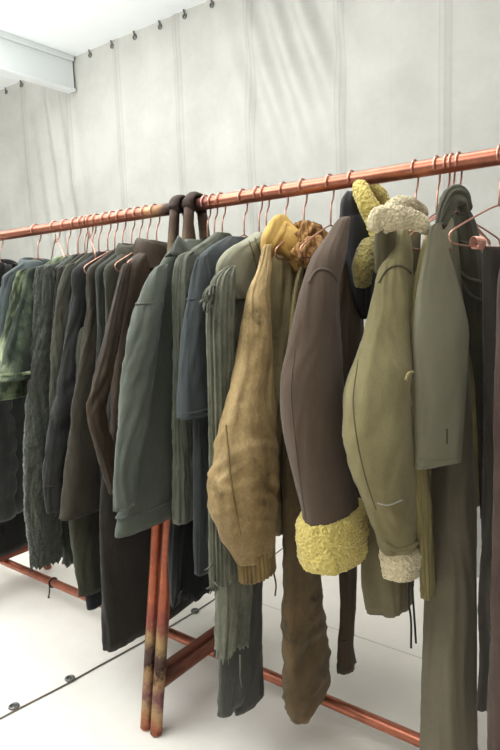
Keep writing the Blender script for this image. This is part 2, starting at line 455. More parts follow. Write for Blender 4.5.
M['leg'] = heat_copper('flame_marked_copper', [(.03, (168, 84, 66)), (.085, (184, 160, 122)), (.115, (116, 80, 90)), (.14, (176, 146, 108)), (.16, (46, 41, 41)), (.185, (84, 75, 70)),
                       (.21, (178, 152, 110)), (.24, (132, 76, 76)), (.28, (172, 96, 72)), (.80, (130, 90, 70)), (.86, (96, 82, 66)), (.90, (112, 100, 78)), (.93, (80, 70, 60)), (1.0, (60, 54, 50))],
                       [(.05, .1), (.085, .9), (.23, .9), (.29, 0), (.78, 0), (.88, .95)], (174, 100, 74), .36, .10)
M['cross'] = heat_copper('scorched_copper', [(0, (92, 72, 64)), (.5, (140, 88, 74)), (1, (104, 74, 64))], [(0, .8), (1, .8)], (190, 120, 98), .38, .4)
M['knot'] = heat_copper('blackened_copper', [(.3, (52, 48, 44)), (.5, (84, 76, 62)), (.6, (60, 54, 48)), (.72, (150, 136, 96)), (.78, (64, 58, 50)), (1, (56, 50, 46))], [(0, .95), (1, .95)], (150, 90, 70), .4, .7)
def plain(name, c, rough=.5, metal=0, g=1):
    mt, nt, b = new_mat(name, rough); b.inputs['Base Color'].default_value = col(c, g); b.inputs['Metallic'].default_value = metal; return mt
M['metal'] = plain('grey_metal', (120, 120, 116), .4, .8)
M['black'] = plain('black_cord', (26, 25, 24), .8)
M['beam'] = plain('white_painted_steel', (218, 222, 222), .45)
M['dirt'] = plain('seam_dirt', (120, 112, 102), .9)

def panel_mat(name, c, dirt, seam=True, bump=.25):
    mt, nt, b = new_mat(name, .55); L = nt.links
    tc = N(nt, 'ShaderNodeTexCoord')
    nz = N(nt, 'ShaderNodeTexNoise', Scale=1.7, Detail=8, Roughness=.68); L.new(tc.outputs['Object'], nz.inputs[0])
    r = ramp(nt, [(.28, col(dirt, 1)), (.6, col(c, 1))]); L.new(nz.outputs['Fac'], r.inputs[0])
    out = r.outputs[0]
    if seam:
        sx = N(nt, 'ShaderNodeSeparateXYZ'); L.new(tc.outputs['UV'], sx.inputs[0])
        ab = N(nt, 'ShaderNodeMath', operation='ABSOLUTE'); L.new(sx.outputs['X'], ab.inputs[0])
        r2 = ramp(nt, [(.0, (.35,)*3+(1,)), (.006, (.1,)*3+(1,)), (.02, (.12,)*3+(1,)), (.024, (.3,)*3+(1,)), (.028, (0, 0, 0, 1))]); L.new(ab.outputs[0], r2.inputs[0])
        mx = N(nt, 'ShaderNodeMix', data_type='RGBA'); L.new(r2.outputs[0], mx.inputs[0]); L.new(out, mx.inputs[6]); mx.inputs[7].default_value = col((120, 116, 108), 1)
        out = mx.outputs[2]
    L.new(out, b.inputs['Base Color'])
    n2 = N(nt, 'ShaderNodeTexNoise', Scale=9.0, Detail=5); L.new(tc.outputs['Object'], n2.inputs[0])
    bp = N(nt, 'ShaderNodeBump', Strength=bump, Distance=.012); L.new(n2.outputs['Fac'], bp.inputs['Height']); L.new(bp.outputs[0], b.inputs['Normal'])
    return mt
M['wall'] = panel_mat('white_tarpaulin_wall', (181, 180, 173), (160, 159, 151))
M['floor'] = panel_mat('white_floor_sheet', (236, 231, 222), (222, 216, 206), seam=False, bump=.12)
M['ceil'] = panel_mat('white_ceiling_panel', (236, 240, 240), (230, 234, 234), seam=False, bump=.03)

WALL_Y, CEIL_Z = 1.1435, 2.6522
XL, XR, YF = -6.0, 2.2, -3.2
SEAMS = [-5.6, -5.13, -4.66, -4.19, -3.68, -3.2, -2.737, -2.272, -1.812, -1.324, -.861, -.39, .08, .55, 1.02, 1.5]
def wall_off(x, z):
    d = .014*noise.noise(Vector((x*.9, z*.45, 3)))
    k = max(0, noise.noise(Vector((x*.8+5, z*.5, 9)))+.15)
    d += .030*k*noise.noise(Vector((x*7+z*1.6, z*.7, 1)))
    g = math.exp(-((x+1.55)/.28)**2)*max(0, min(1, (z-1.7)/.5))
    d += .022*g*math.sin((x*1.0+(z-2.6)*.33)*38+2*noise.noise(Vector((x*2, z, 4))))
    g = math.exp(-((x+3.35)/.22)**2)
    d += .016*g*math.sin((x+(z-2)*.12)*40)
    d += .006*noise.noise(Vector((x*3, z*6, 7)))
    s = min(SEAMS, key=lambda q: abs(q-x)); t = x-s
    d -= .006*math.exp(-(t/.018)**2)
    return d, t
nx, nz_ = 540, 90; V = []; UV = []
for j in range(nz_+1):
    z = CEIL_Z*j/nz_
    for i in range(nx+1):
        x = XL+(XR-XL)*i/nx; d, t = wall_off(x, z); V.append((x, WALL_Y+d, z)); UV.append((t, z))
Fc = [(j*(nx+1)+i, j*(nx+1)+i+1, (j+1)*(nx+1)+i+1, (j+1)*(nx+1)+i) for j in range(nz_) for i in range(nx)]
wall = build('wall_back', V, Fc, M['wall'], uv=UV, kind='structure')
for (u, v) in [(91, 50), (113, 42), (135, 33), (160, 22), (185, 12), (212, 1), (21, 80), (5, 87)]:
    P = on_y(u, v, WALL_Y); x = P.x; z = CEIL_Z-.028
    mb = MB(); y = WALL_Y+wall_off(x, z)[0]-.004
    ring = [Vector((x+.011*math.cos(a), y, z+.011*math.sin(a))) for a in [2*PI*k/16 for k in range(17)]]
    mb.tube(ring, .0045, 6); mb.tube([(x, y-.002, z), (x, y-.006, z+.03)], .004, 6)
    mb.build('grommet', M['metal'], wall)
# left wall
V = []; UV = []
for j in range(13):
    for i in range(61):
        y = YF+(WALL_Y-YF)*i/60; z = CEIL_Z*j/12; V.append((XL+.02*noise.noise(Vector((y*2, z*.6, 5))), y, z)); UV.append((((y*2.1) % 1-.5)/2.1, z))
build('wall_left', V, [(j*61+i, j*61+i+1, (j+1)*61+i+1, (j+1)*61+i) for j in range(12) for i in range(60)], M['wall'], uv=UV, kind='structure')
# floor
nx, ny = 120, 70; V = []
for j in range(ny+1):
    for i in range(nx+1):
        x = XL+(XR-XL)*i/nx; y = YF+(WALL_Y+.05-YF)*j/ny; V.append((x, y, -.004+.004*min(0, noise.noise(Vector((x*1.5, y*1.5, 0))))))
floor = build('floor', V, [(j*(nx+1)+i, j*(nx+1)+i+1, (j+1)*(nx+1)+i+1, (j+1)*(nx+1)+i) for j in range(ny) for i in range(nx)], M['floor'], kind='structure')
def seam_x(y): return -1.548+.028*math.sin(y*3.6+.3) + (.10*(y+.3) if y < -.3 else 0)
ys = [-3.1+i*.06 for i in range(70)]
V = []
for y in ys:
    x = seam_x(y); V += [(x, y, .0), (x-.002, y, -.0012), (x-.12, y, .0), (XL+.02, y, .0), (x, y, -.005)]
# overlapping sheet to the left of the seam, a few millimetres proud
Vs = []; n = 4
for y in ys:
    x = seam_x(y); Vs += [(x, y, -.003), (x-.0015, y, -.0003), (x-.004, y, 0), (XL+.03, y, 0)]
build('floor_sheet', Vs, [(i*4+k, i*4+k+1, i*4+k+5, i*4+k+4) for i in range(len(ys)-1) for k in range(3)], M['floor'], floor)
mb = MB(); mb.tube([(seam_x(y)+.0015, y, -.0015) for y in ys], .0022, 6); mb.build('sheet_seam', M['dirt'], floor)
a, b = on_z(262, 603, 0), on_z(415, 655, 0); dd = (b-a).normalized()
mb = MB(); mb.tube([(p.x, p.y, -.0042) for p in (a-dd*.9, a, b, b+dd*1.5)], .0020, 6)
mb.build('sheet_seam', plain('faint_seam', (206, 200, 190), .9), floor)
for (u, v) in [(70, 679), (14, 707), (195, 611)]:
    P = on_z(u, v, 0); mb = MB()
    mb.tube([(P.x+.012*math.cos(t), P.y+.012*math.sin(t), .002) for t in [2*PI*k/20 for k in range(21)]], .0045, 8)
    mb.tube([(P.x, P.y, .0), (P.x, P.y, .0025)], .009, 16)
    mb.build('grommet', M['metal'], floor)
# ceiling
V = []
for j in range(9):
    for i in range(41): V.append((XL+(XR-XL)*i/40, YF+(WALL_Y+.05-YF)*j/8, CEIL_Z))
build('ceiling', V, [(j*41+i, j*41+i+1, (j+1)*41+i+1, (j+1)*41+i) for j in range(8) for i in range(40)], M['ceil'], kind='structure')
# ceiling beam, an I section running out from the wall
BX = -3.10
mb = MB(); y0, y1 = YF+.05, WALL_Y-.02
mb.box((BX-.075, y0, CEIL_Z-.030), (BX+.012, y1, CEIL_Z-.0005))
mb.box((BX-.05, y0, CEIL_Z-.185), (BX-.004, y1, CEIL_Z-.031))
mb.box((BX-.06, y0, CEIL_Z-.200), (BX+.010, y1, CEIL_Z-.1855))
beam = mb.build('trim_1', M['beam'], smooth=False, kind='structure')
md = beam.modifiers.new('bevel', 'BEVEL'); md.width = .003; md.segments = 2

# ------------------------------------------------------------------ copper rack
BAR_Z = .0998; RR = .0175
rack = empty('clothes_rack', (-1.2, 0, 0), 'copper pipe clothes rack with scorched splayed legs carrying all the garments', 'clothes rack')
XA = on_y(5, 560, 0).x; XB = -1.197
XC = XB+(XB-XA)
X0, X1 = XA-.12, XC+.12
def pipe(name, pts, r, mat, uvs=1.0, n=20):
    mb = MB(); mb.tube(pts, r, n); mb.UV = [(a, b*uvs) for a, b in mb.UV]
    return mb.build(name, mat, rack)
RLEN = 3.35
pts = [(-2.75+RLEN*i/80, 0, RAIL_Z) for i in range(81)]
pipe('rail', [p for p in pts if X0-.05 < p[0] < X1+.05] and pts, RR, M['rail'], 1/RLEN, 24)
pipe('lower_bar', [(-2.75+RLEN*i/40, 0, BAR_Z) for i in range(41)], RR*.9, M['copper'])
def aframe(specs):
    for (xt, xb, yb, rl) in specs:
        for sgn in (-1, 1):
            top = Vector((xt, sgn*.026, RAIL_Z-.012)); bot = Vector((xb, -yb if sgn < 0 else .19, 0.0))
            pts = [bot+(top-bot)*(i/60) for i in range(61)]
            rs = [rl if i < 55 else rl*(1-.12*(i-55)/5) for i in range(61)]
            pipe('leg', pts, rs, M['leg'], 1/1.6)
        # the flattened, blackened top of the pair, bent over the rail
        V = []; UV = []; n1, n2 = 33, 18
        for i in range(n1):
            t = -.75+(PI+1.5)*i/(n1-1)
            for k in range(n2):
                q = 2*PI*k/n2; wob = .0018*noise.noise(Vector((t*3, math.cos(q)*1.5, xt*40)))
                rr = .0265+(.0095+wob)*math.cos(q); yo = math.cos(t)*rr; zo = math.sin(t)*rr
                V.append((xt+(.0185+wob*1.5)*math.sin(q), yo*1.12, RAIL_Z+zo)); UV.append((k/n2, i/n1))
        build('bent_joint', V, [(i*n2+k, i*n2+(k+1) % n2, (i+1)*n2+(k+1) % n2, (i+1)*n2+k) for i in range(n1-1) for k in range(n2)]+[tuple(range(n2)), tuple((n1-1)*n2+k for k in range(n2))], M['knot'], rack, uv=UV)
    for (xt, xb, yb, rl) in specs:
        f = (BAR_Z+.034)/RAIL_Z; yy = yb*(1-f)+.03*f; y2 = .19*(1-f)+.03*f; xx = xb+(xt-xb)*f
        pipe('crosspiece', [(xx, -yy+(yy+y2)*i/20, BAR_Z+.034) for i in range(21)], RR*.92, M['cross'])
pa, pb = on_z(146, 727, 0), on_z(156, 733, 0)
aframe([(-1.226, pa.x, -pa.y, .0165), (-1.170, pb.x, -pb.y, .0165)])
aframe([(XA-.03, XA-.02, .27, .0165), (XA+.03, XA+.02, .27, .0165)])
aframe([(XC-.03, XC-.02, .27, .0165), (XC+.03, XC+.02, .27, .0165)])
P = on_y(48, 575, -.02)
cord = MB(); cord.tube([(P.x, -.0185, BAR_Z+.01), (P.x+.004, -.021, BAR_Z-.02), (P.x-.004, -.02, BAR_Z-.045), (P.x-.012, -.02, BAR_Z-.06), (P.x-.002, -.021, BAR_Z-.055)], .003, 6)
cord.tube([(P.x, .0185*math.sin(t), BAR_Z+.0185*math.cos(t)) for t in [2*PI*k/20 for k in range(21)]], .003, 6)
o = cord.build('cord', M['black']); o['label'] = 'short black cord tied round the lower copper bar at the left'; o['category'] = 'cord'

# ------------------------------------------------------------------ hangers
def hanger(x, what, rot=.12, half=.14, drop=.058, clip=False, bar=True, neck=1.363, group='copper wire hangers on the rail'):
    h = empty('wire_hanger', (x, 0, RAIL_Z), what, 'hanger', group)
    S = Vector((-math.sin(rot), math.cos(rot), 0)); o = Vector((x, 0, 0))
    def W(s, z): return o+S*s+Vector((0, 0, z))
    r = RR+.0035
    pts = []
    for k in range(15):
        t = -.5+ (PI+.35)*k/14
        pts.append(Vector((x, -r*math.cos(t), RAIL_Z+r*math.sin(t))))
    pts += [o+Vector((0, r*.75, RAIL_Z-.03)), W(.004, RAIL_Z-.05), W(0, neck+.012), W(0, neck)]
    mb = MB(); mb.tube([Vector(q) for q in catmull([tuple(p) for p in pts], 60)], .0022, 8)
    mb.build('hook', M['wire'], h)
    mb = MB()
    if bar:
        path = [W(0, neck), W(half*.25, neck-drop*.2), W(half*.95, neck-drop*.95), W(half, neck-drop-.008), W(half*.93, neck-drop-.02), W(0, neck-drop-.022), W(-half*.93, neck-drop-.02), W(-half, neck-drop-.008), W(-half*.95, neck-drop*.95), W(-half*.25, neck-drop*.2), W(0, neck)]
    mb.tube([Vector(q) for q in catmull([tuple(p) for p in path], 90)], .002, 8)
    mb.build('shoulder_wire', M['wire'], h)
    return h
# ------------------------------------------------------------------ cloths
K = lambda n, *a, **k: M.__setitem__(n, cloth(n, *a, **k))
K('black_quilt', (40, 44, 42), rough=.55, bump=.1)
K('black_wool', (27, 27, 26)); K('slate_shirt', (78, 87, 86))
K('camo_light', (110, 121, 88), (62, 72, 54), scale=16, stops=(.42, .55), c3=(156, 164, 126), interp='EASE')
K('camo_dark', (66, 78, 60), (40, 47, 38), scale=14, stops=(.42, .56), c3=(120, 131, 102), interp='EASE')
M['fuzzy'] = fleece('dark_green_pile', (64, 67, 58), (46, 49, 42), strength=.3)
K('brown_black', (58, 54, 44)); K('olive_dark', (70, 70, 58)); K('charcoal', (52, 52, 50)); K('olive_brown', (62, 56, 44)); K('wool_charcoal', (56, 59, 53)); K('drab', (70, 68, 54))
M['brown_leather'] = cloth('brown_leather', (72, 58, 44), (48, 40, 32), scale=6, rough=.55, weave=260, bump=.15, sheen=0)
K('brown_coat', (48, 44, 38)); K('khaki_trouser', (62, 62, 48))
K('navy_cuff', (36, 38, 42))
K('sage', (94, 99, 88), (84, 90, 80), weave=600, rough=.8); K('sage_collar', (98, 102, 92))
K('knit', (104, 106, 91), (86, 89, 76), scale=30, weave=300, bump=.5); K('slate_jersey', (72, 78, 79), (63, 69, 70)); K('slate_dark', (56, 60, 60))
K('rag_black', (24, 25, 24))
K('yoke', (150, 148, 124), (132, 131, 108)); K('ribknit', (114, 115, 96), (88, 90, 74), scale=40, weave=300, bump=.5)
K('distress', (122, 123, 105), (88, 90, 76), scale=24, weave=240, bump=.6, blot=((58, 60, 50), 26, .62))
K('dark_trouser', (86, 86, 80))
M['tan'] = cloth('worn_tan_leather', (188, 158, 104), (150, 124, 78), scale=16, stops=(.32, .58), weave=180, bump=.3, rough=.58, sheen=.1, blot=((104, 90, 58), 9, .57), wrinkle=.55)
def soil(mt, c, y0, y1, scale):
    nt = mt.node_tree; L = nt.links; b = nt.nodes['Principled BSDF']; src = b.inputs['Base Color'].links[0].from_socket
    tc = N(nt, 'ShaderNodeTexCoord'); sx = N(nt, 'ShaderNodeSeparateXYZ'); L.new(tc.outputs['UV'], sx.inputs[0])
    nz = N(nt, 'ShaderNodeTexNoise', Scale=scale, Detail=8, Roughness=.75); L.new(tc.outputs['Object'], nz.inputs[0])
    m1 = N(nt, 'ShaderNodeMapRange'); m1.inputs[1].default_value = y0; m1.inputs[2].default_value = y1; L.new(sx.outputs['Y'], m1.inputs[0])
    ad = N(nt, 'ShaderNodeMath', operation='MULTIPLY_ADD'); L.new(m1.outputs[0], ad.inputs[0]); ad.inputs[1].default_value = .34; L.new(nz.outputs['Fac'], ad.inputs[2])
    r = ramp(nt, [(.55, (0, 0, 0, 1)), (.85, (.6, .6, .6, 1))]); L.new(ad.outputs[0], r.inputs[0])
    mx = N(nt, 'ShaderNodeMix', data_type='RGBA'); L.new(r.outputs[0], mx.inputs[0]); L.new(src, mx.inputs[6]); mx.inputs[7].default_value = col(c)
    L.new(mx.outputs[2], b.inputs['Base Color'])
soil(M['tan'], (100, 80, 50), .34, .66, 13.0)
M['tan_body'] = cloth('tan_body_leather', (172, 152, 104), (128, 114, 78), scale=8, rough=.7, sheen=.1, blot=((84, 74, 50), 7, .55))
M['tan_rib'] = cloth('tan_rib', (140, 114, 66), (104, 84, 50), scale=20)
M['yellow'] = cloth('yellow_hide_collar', (216, 174, 78), (172, 128, 58), scale=10, rough=.6, blot=((120, 90, 50), 12, .66))
M['ruffle'] = plaid('orange_check', (178, 142, 84), (116, 86, 50), (146, 96, 56))
M['v_brown'] = cloth('dirty_brown_canvas', (112, 90, 58), (76, 64, 42), scale=8, stops=(.35, .62), blot=((60, 58, 44), 12, .56), wrinkle=.6)
K('piping', (150, 136, 84)); K('strap_brown', (76, 62, 44), (58, 48, 36))
M['x_brown'] = cloth('grey_brown_suede', (94, 77, 62), (82, 66, 53), scale=5, weave=500, rough=.85, wrinkle=.2)
M['x_seam'] = plain('suede_seam', (84, 71, 62), .8); M['navy'] = cloth('dark_collar_leather', (54, 52, 56), (42, 41, 44), rough=.6, sheen=.1, wrinkle=.15)
M['fur_yellow'] = fleece('yellow_shearling', (220, 202, 122), (184, 163, 82)); M['fur_cream'] = fleece('cream_shearling', (216, 204, 170), (178, 162, 124))
M['fur_dull'] = fleece('dull_shearling', (150, 138, 82), (110, 100, 56))
M['y_olive'] = cloth('olive_suede', (140, 130, 88), (118, 108, 70), scale=7, weave=500, rough=.85, wrinkle=.25, blot=((104, 94, 62), 6, .62))
M['y_dark'] = cloth('olive_suede_body', (112, 102, 72), (90, 82, 58)); M['y_hem'] = cloth('dark_olive_hem', (92, 84, 58), (76, 70, 48))
K('khaki_yellow', (146, 133, 82), (128, 116, 70)); K('blazer', (132, 129, 103), (124, 121, 97), weave=700, rough=.85, wrinkle=.15); K('taupe', (122, 114, 92), (112, 104, 84), wrinkle=.15)
K('ac_olive', (84, 82, 66), (70, 68, 56)); K('ac_strap', (106, 104, 84)); K('grey_brown', (76, 70, 62), (64, 58, 52)); K('red_brown', (92, 74, 64))
K('off_white_thread', (190, 190, 176))

H = lambda hu, what, **k: hanger(rail_x(hu), what, **k)
def hung(g, what, **k):
    k.setdefault('rot', g.rot); return hanger(g.X, 'copper wire hanger holding the '+what, **k)

# 1-3 : left edge
g = Garment('long_coat', 'black long coat at the far left end of the rail, lowest hem there', 'coat', -14); hung(g, 'black long coat at the far left')
g.body(M['black_wool'], hem=(14, 548), hw=.24, jag=.006); g.sleeves([(-52, 290, 5), (-54, 360, 11), (-52, 450, 11)], M['black_wool'])
g = Garment('puffer_jacket', 'dark green-black quilted puffer jacket at the left edge of the photo', 'jacket', -2); hung(g, 'dark quilted puffer jacket')
g.body(M['black_quilt'], hem=(16, 512), hw=.22, puff=(.09, .01)); g.sleeves([(-14, 290, 6), (-10, 340, 11), (-4, 400, 13), (1, 460, 14), (4, 519, 11)], M['black_quilt'], puff=(.085, .012), k=.7)
g.collar(M['black_wool'], h=.03)
g = Garment('collared_shirt', 'slate grey collared shirt hanging left of the camouflage shirts', 'shirt', 36); hung(g, 'slate grey collared shirt')
g.body(M['slate_shirt'], hem=(20, 395)); g.sleeves([(12, 277, 6), (7, 310, 9), (4, 350, 10), (0, 396, 10)], M['slate_shirt'])
g.collar(M['slate_shirt'], h=.028, a=.05, z=1.335)

# 4-5 camouflage
g = Garment('camouflage_shirt', 'light green camouflage short-sleeved shirt, lower hem of the two camouflage shirts', 'shirt', 66); hung(g, 'light green camouflage shirt')
g.body(M['camo_light'], hem=(40, 410), hw=.17); o, fr = g.sleeves([(23, 272, 5), (18, 305, 8), (13, 345, 11), (11, 398, 14)], M['camo_light'], crease=.003)
g.seam(fr, .97, M['camo_light'], 'hem', .004, 1.03, o)
g = Garment('camouflage_shirt', 'dark green camouflage short-sleeved shirt, right one of the two camouflage shirts', 'shirt', 76); hung(g, 'dark green camouflage shirt')
g.body(M['camo_dark'], hem=(50, 400), hw=.16); o, fr = g.sleeves([(34, 270, 6), (30, 300, 9), (24, 340, 14), (21, 379, 18)], M['camo_dark'], crease=.003)
g.seam(fr, .96, M['camo_light'], 'hem', .006, 1.03, o)
# 6 fuzzy
g = Garment('pile_coat', 'dark green shaggy pile coat with a ragged fuzzy hem', 'coat', 83); hung(g, 'dark green shaggy coat')
g.body(M['fuzzy'], hem=(66, 562), hw=.19, fur=.006, jag=.03, nseg=110, nring=110, b=.03)
g.sleeves([(46, 268, 7), (46, 310, 11), (43, 400, 14), (42, 480, 16), (46, 560, 15)], M['fuzzy'], fur=.0055, jag=.03, nseg=90, nring=140, k=.7)
# 7
g = Garment('thin_jacket', 'blackish brown jacket squeezed between the shaggy coat and the dark olive jacket', 'jacket', 91); hung(g, 'blackish brown squeezed jacket')
g.body(M['brown_black'], hem=(70, 440), b=.014); g.sleeves([(62, 268, 3), (60, 310, 5), (58, 370, 6), (56, 420, 5)], M['brown_black'], k=.4)
# 8
g = Garment('field_jacket', 'dark olive jacket with a pale shoulder line, right of the shaggy coat', 'jacket', 97); hung(g, 'dark olive jacket right of the shaggy coat')
g.body(M['olive_dark'], hem=(80, 440)); g.sleeves([(72, 266, 5), (67, 295, 9), (63, 340, 10), (61, 390, 9), (59, 430, 8)], M['olive_dark'], crease=.003)
# 9
g = Garment('work_jacket', 'charcoal jacket with a cuffed sleeve ending beside the shaggy coat', 'jacket', 106); hung(g, 'charcoal jacket with the cuffed sleeve')
g.body(M['charcoal'], hem=(95, 500)); o, fr = g.sleeves([(84, 270, 5), (79, 310, 9), (72, 370, 11), (62, 425, 12), (54, 468, 10), (56, 510, 9)], M['charcoal'], crease=.005, elbow=.6)
g.seam(fr, .9, M['brown_leather'], 'cuff_seam', .003, 1.03, o)
# trousers
def trousers(name, label, hu, leg, mat, waist, cuff=None, k=.5, dx=0, far=True, rot=.12, hw=.15):
    g = Garment(name, label, 'trousers', hu, rot, dx=dx)
    wz = waist
    g.body(mat, name='waistband', sw=.13, nz=1.27, slope=.012, hem=wz, hw=hw, b=.02)
    o, fr = g.tube_px('leg', leg, mat, k=k, crease=.002)
    if far: g.tube_px('leg', leg, mat, k=k, mirror=True, nring=24, nseg=24)
    if cuff:
        for mir in (False, True): g.tube_px('cuff', cuff[0], cuff[1], k=k, mirror=mir, nring=10, nseg=32, ext=False, fold=.002)
    return g, fr
g, fr = trousers('cargo_trousers', 'dark khaki trousers with navy cuffs hanging below the flared brown jacket', 113,
     [(92, 330, 12), (90, 420, 14), (87, 500, 16), (88, 540, 14), (92, 590, 12)], M['khaki_trouser'], .95, (([(94, 584, 10), (96, 605, 9)]), M['navy_cuff']))
hung(g, 'dark khaki trousers')
# 10 flared
g = Garment('flared_jacket', 'olive-brown jacket flaring to a straight wide hem', 'jacket', 121); hung(g, 'flared olive-brown jacket')
g.body(M['olive_brown'], hem=(110, 505), hw=.2); g.sleeves([(101, 270, 4), (97, 310, 9), (92, 370, 13), (87, 430, 17), (83, 511, 22)], M['olive_brown'], k=.45, crease=.002)
# 12
g = Garment('wool_blazer', 'charcoal wool jacket between the flared olive-brown and the brown leather jackets', 'jacket', 130); hung(g, 'charcoal wool jacket')
g.body(M['wool_charcoal'], hem=(125, 480)); g.sleeves([(110, 266, 5), (108, 300, 8), (106, 360, 9), (104, 430, 8)], M['wool_charcoal'])
# 13
g = Garment('drab_jacket', 'olive drab jacket with a standing collar behind the brown leather jacket', 'jacket', 138); hung(g, 'olive drab jacket with standing collar')
g.body(M['drab'], hem=(135, 440)); g.sleeves([(121, 268, 4), (118, 300, 7), (116, 360, 7), (114, 420, 6)], M['drab']); g.collar(M['drab'], h=.045, a=.06, z=1.33)
# 15 long coat
g = Garment('long_coat', 'dark brown long coat reaching almost to the floor left of the scorched legs', 'coat', 146, rot=.05); hung(g, 'dark brown long coat')
g.body(M['brown_coat'], edge=[(142, 243), (134, 255), (126, 268), (118, 300), (108, 420), (101, 500), (101, 570), (105, 652)], b=.025, hb=.04, far=lambda t, a: min(a, .26), fold=.008)
# 14 brown leather
g = Garment('leather_jacket', 'dark brown leather jacket with its empty sleeve bent at the elbow', 'jacket', 155); hung(g, 'dark brown leather jacket')
g.body(M['brown_leather'], hem=(140, 478), edge=[(156, 243), (143, 250), (130, 259), (124, 275), (118, 330), (112, 400), (110, 474)], b=.03, fold=.012)
g.sleeves([(127, 265, 4), (120, 300, 6), (111, 345, 8), (101, 388, 9), (97, 412, 9), (106, 452, 9), (117, 492, 7)], M['brown_leather'], crease=.003, elbow=.6, k=.55, n=.03, fold=.005)
g.collar(M['brown_leather'], h=.045, a=.055, z=1.335)
# 11 sage
g = Garment('cotton_jacket', 'sage grey-green cotton jacket with a turned collar left of the scorched rail joints', 'jacket', 206); hung(g, 'sage grey-green cotton jacket')
bd, fr = g.body(M['sage'], edge=[(186, 239), (176, 246), (165, 256), (156, 275), (150, 300), (143, 350), (133, 430), (121, 500), (115, 539)], b=.03, hb=.045, far=lambda t, a: min(a, .24), fold=.007)
g.seam(fr, .96, M['sage_collar'], 'hem', .004, 1.02, bd)
o, fr = g.sleeves([(160, 268, 6), (153, 290, 11), (146, 320, 14), (140, 365, 15), (133, 420, 14), (126, 470, 11), (124, 508, 9)], M['sage'], n=.035, k=.5, crease=.002, fold=.006)
g.seam(fr, .2, M['sage_collar'], 'shoulder_seam', .003, 1.02, o)
g.flap('collar', [(178, 236), (186, 243), (192, 262), (189, 276), (181, 262), (172, 254)], .040, M['sage_collar'], bulge=.012)
g.flap('collar', [(178, 236), (170, 250), (164, 257), (172, 256), (180, 248)], .025, M['sage_collar'], bulge=.008)
g.strip_on(bd, 'placket', [(176, 262), (181, 300), (182, 360), (178, 440), (173, 520)], M['sage_collar'], .0025)
# knit
g = Garment('knit_cardigan', 'grey-green knitted cardigan with a narrow sleeve right of the sage jacket', 'cardigan', 221); hung(g, 'grey-green knitted cardigan')
g.body(M['knit'], edge=[(215, 232), (205, 240), (193, 248), (186, 256), (184, 300), (182, 420), (180, 515)], b=.022, grain=.003)
g.sleeves([(187, 256, 7), (184, 275, 9), (183, 320, 9), (182, 400, 9), (183, 470, 10), (184, 520, 10)], M['knit'], k=.6, n=.02, rib=(14, .0012), nseg=84, grain=.004)
# rag
g = Garment('torn_dress', 'black torn garment with a ragged hem right of the scorched copper legs', 'dress', 213); hung(g, 'black torn garment')
g.body(M['rag_black'], edge=[(226, 240), (212, 256), (206, 280), (196, 360), (182, 460), (172, 540), (172, 604)], b=.025, hb=.035, jag=.05, jagf=2.5, fold=.012, nseg=120)
# slate
g = Garment('jersey_top', 'slate blue short-sleeved jersey top over a long sleeve, left of the frayed sweater', 'shirt', 243); hung(g, 'slate blue jersey top')
g.body(M['slate_jersey'], edge=[(228, 236), (215, 243), (203, 252), (197, 262), (196, 300), (198, 420)], b=.025)
o, fr = g.tube_px('long_sleeve', [(204, 330, 9), (204, 400, 10), (205, 450, 10), (206, 510, 11), (204, 550, 10), (203, 572, 8)], M['slate_dark'], n=.02, k=.6)
o, fr = g.sleeves([(203, 258, 6), (201, 280, 10), (199, 310, 13), (196, 360, 15), (196, 415, 17)], M['slate_jersey'], n=.03, k=.55)
g.seam(fr, .32, M['slate_jersey'], 'shoulder_seam', .0025, 1.03, o); g.seam(fr, .97, M['slate_jersey'], 'hem', .003, 1.03, o)
# grey trousers
g, fr = trousers('dark_trousers', 'dark grey trousers hanging under the tan leather jacket', 258, [(236, 330, 10), (236, 500, 12), (233, 600, 13), (231, 706, 12)], M['dark_trouser'], .9, k=.45, rot=.1, far=False)
g.tube_px('leg', [(252, 400, 12), (250, 560, 13), (249, 640, 13), (248, 703, 13)], M['dark_trouser'], k=.4, n=.005, crease=.002)
hung(g, 'dark grey trousers')
# frayed sweater
g = Garment('frayed_sweater', 'frayed grey-green sweater with a smooth olive yoke and ribbed torn sleeve', 'sweater', 265, rot=0.1); hung(g, 'frayed grey-green sweater')
sw_, fr = g.body(M['distress'], edge=[(254, 236), (240, 246), (228, 258), (221, 268), (218, 300), (216, 430), (217, 560), (218, 660)], fedge=[(264, 236), (270, 300), (262, 420), (254, 540), (250, 600), (246, 655)], b=.026, jag=.03, jagf=4, nseg=110, nring=90, fold=.006, grain=.004)
yk, fr = g.body(M['yoke'], name='yoke', edge=[(255, 232), (246, 238), (232, 246), (221, 256), (216, 268), (218, 282), (228, 300)], fedge=[(264, 232), (272, 250), (276, 300), (270, 318)], b=.022, n=.012, fold=.005, zf=4)
g.strip_on(yk, 'neck_seam', [(255, 238), (259, 250), (263, 266)], M['ribknit'], .0025)
g.strip_on(yk, 'neck_seam', [(249, 241), (254, 256), (258, 274)], M['ribknit'], .002)
o, fr = g.sleeves([(228, 270, 6), (223, 281, 11), (220, 318, 13), (221, 380, 12), (222, 450, 12), (221, 520, 11), (222, 582, 10)], M['ribknit'], n=.038, k=.6, rib=(16, .0034), nseg=160, jag=.02, fold=.004)
rnd = random.Random(4)
mb = MB()
for i in range(16):
    u0, v0 = 213+rnd.uniform(-2, 2), 283+rnd.uniform(0, 26); P = g.px(u0, v0, .04)
    pts = [P]; d = Vector((rnd.uniform(-.3, .3), 0, rnd.uniform(-.5, .2)))-g.S*1.0
    for k in range(5): d = (d+Vector((0, 0, -.28))+Vector((rnd.uniform(-.3, .3), rnd.uniform(-.2, .2), rnd.uniform(-.2, .2)))).normalized(); pts.append(pts[-1]+d*rnd.uniform(.005, .011))
    mb.tube(pts, [.0035, .0035, .003, .0025, .002, .001], 6)
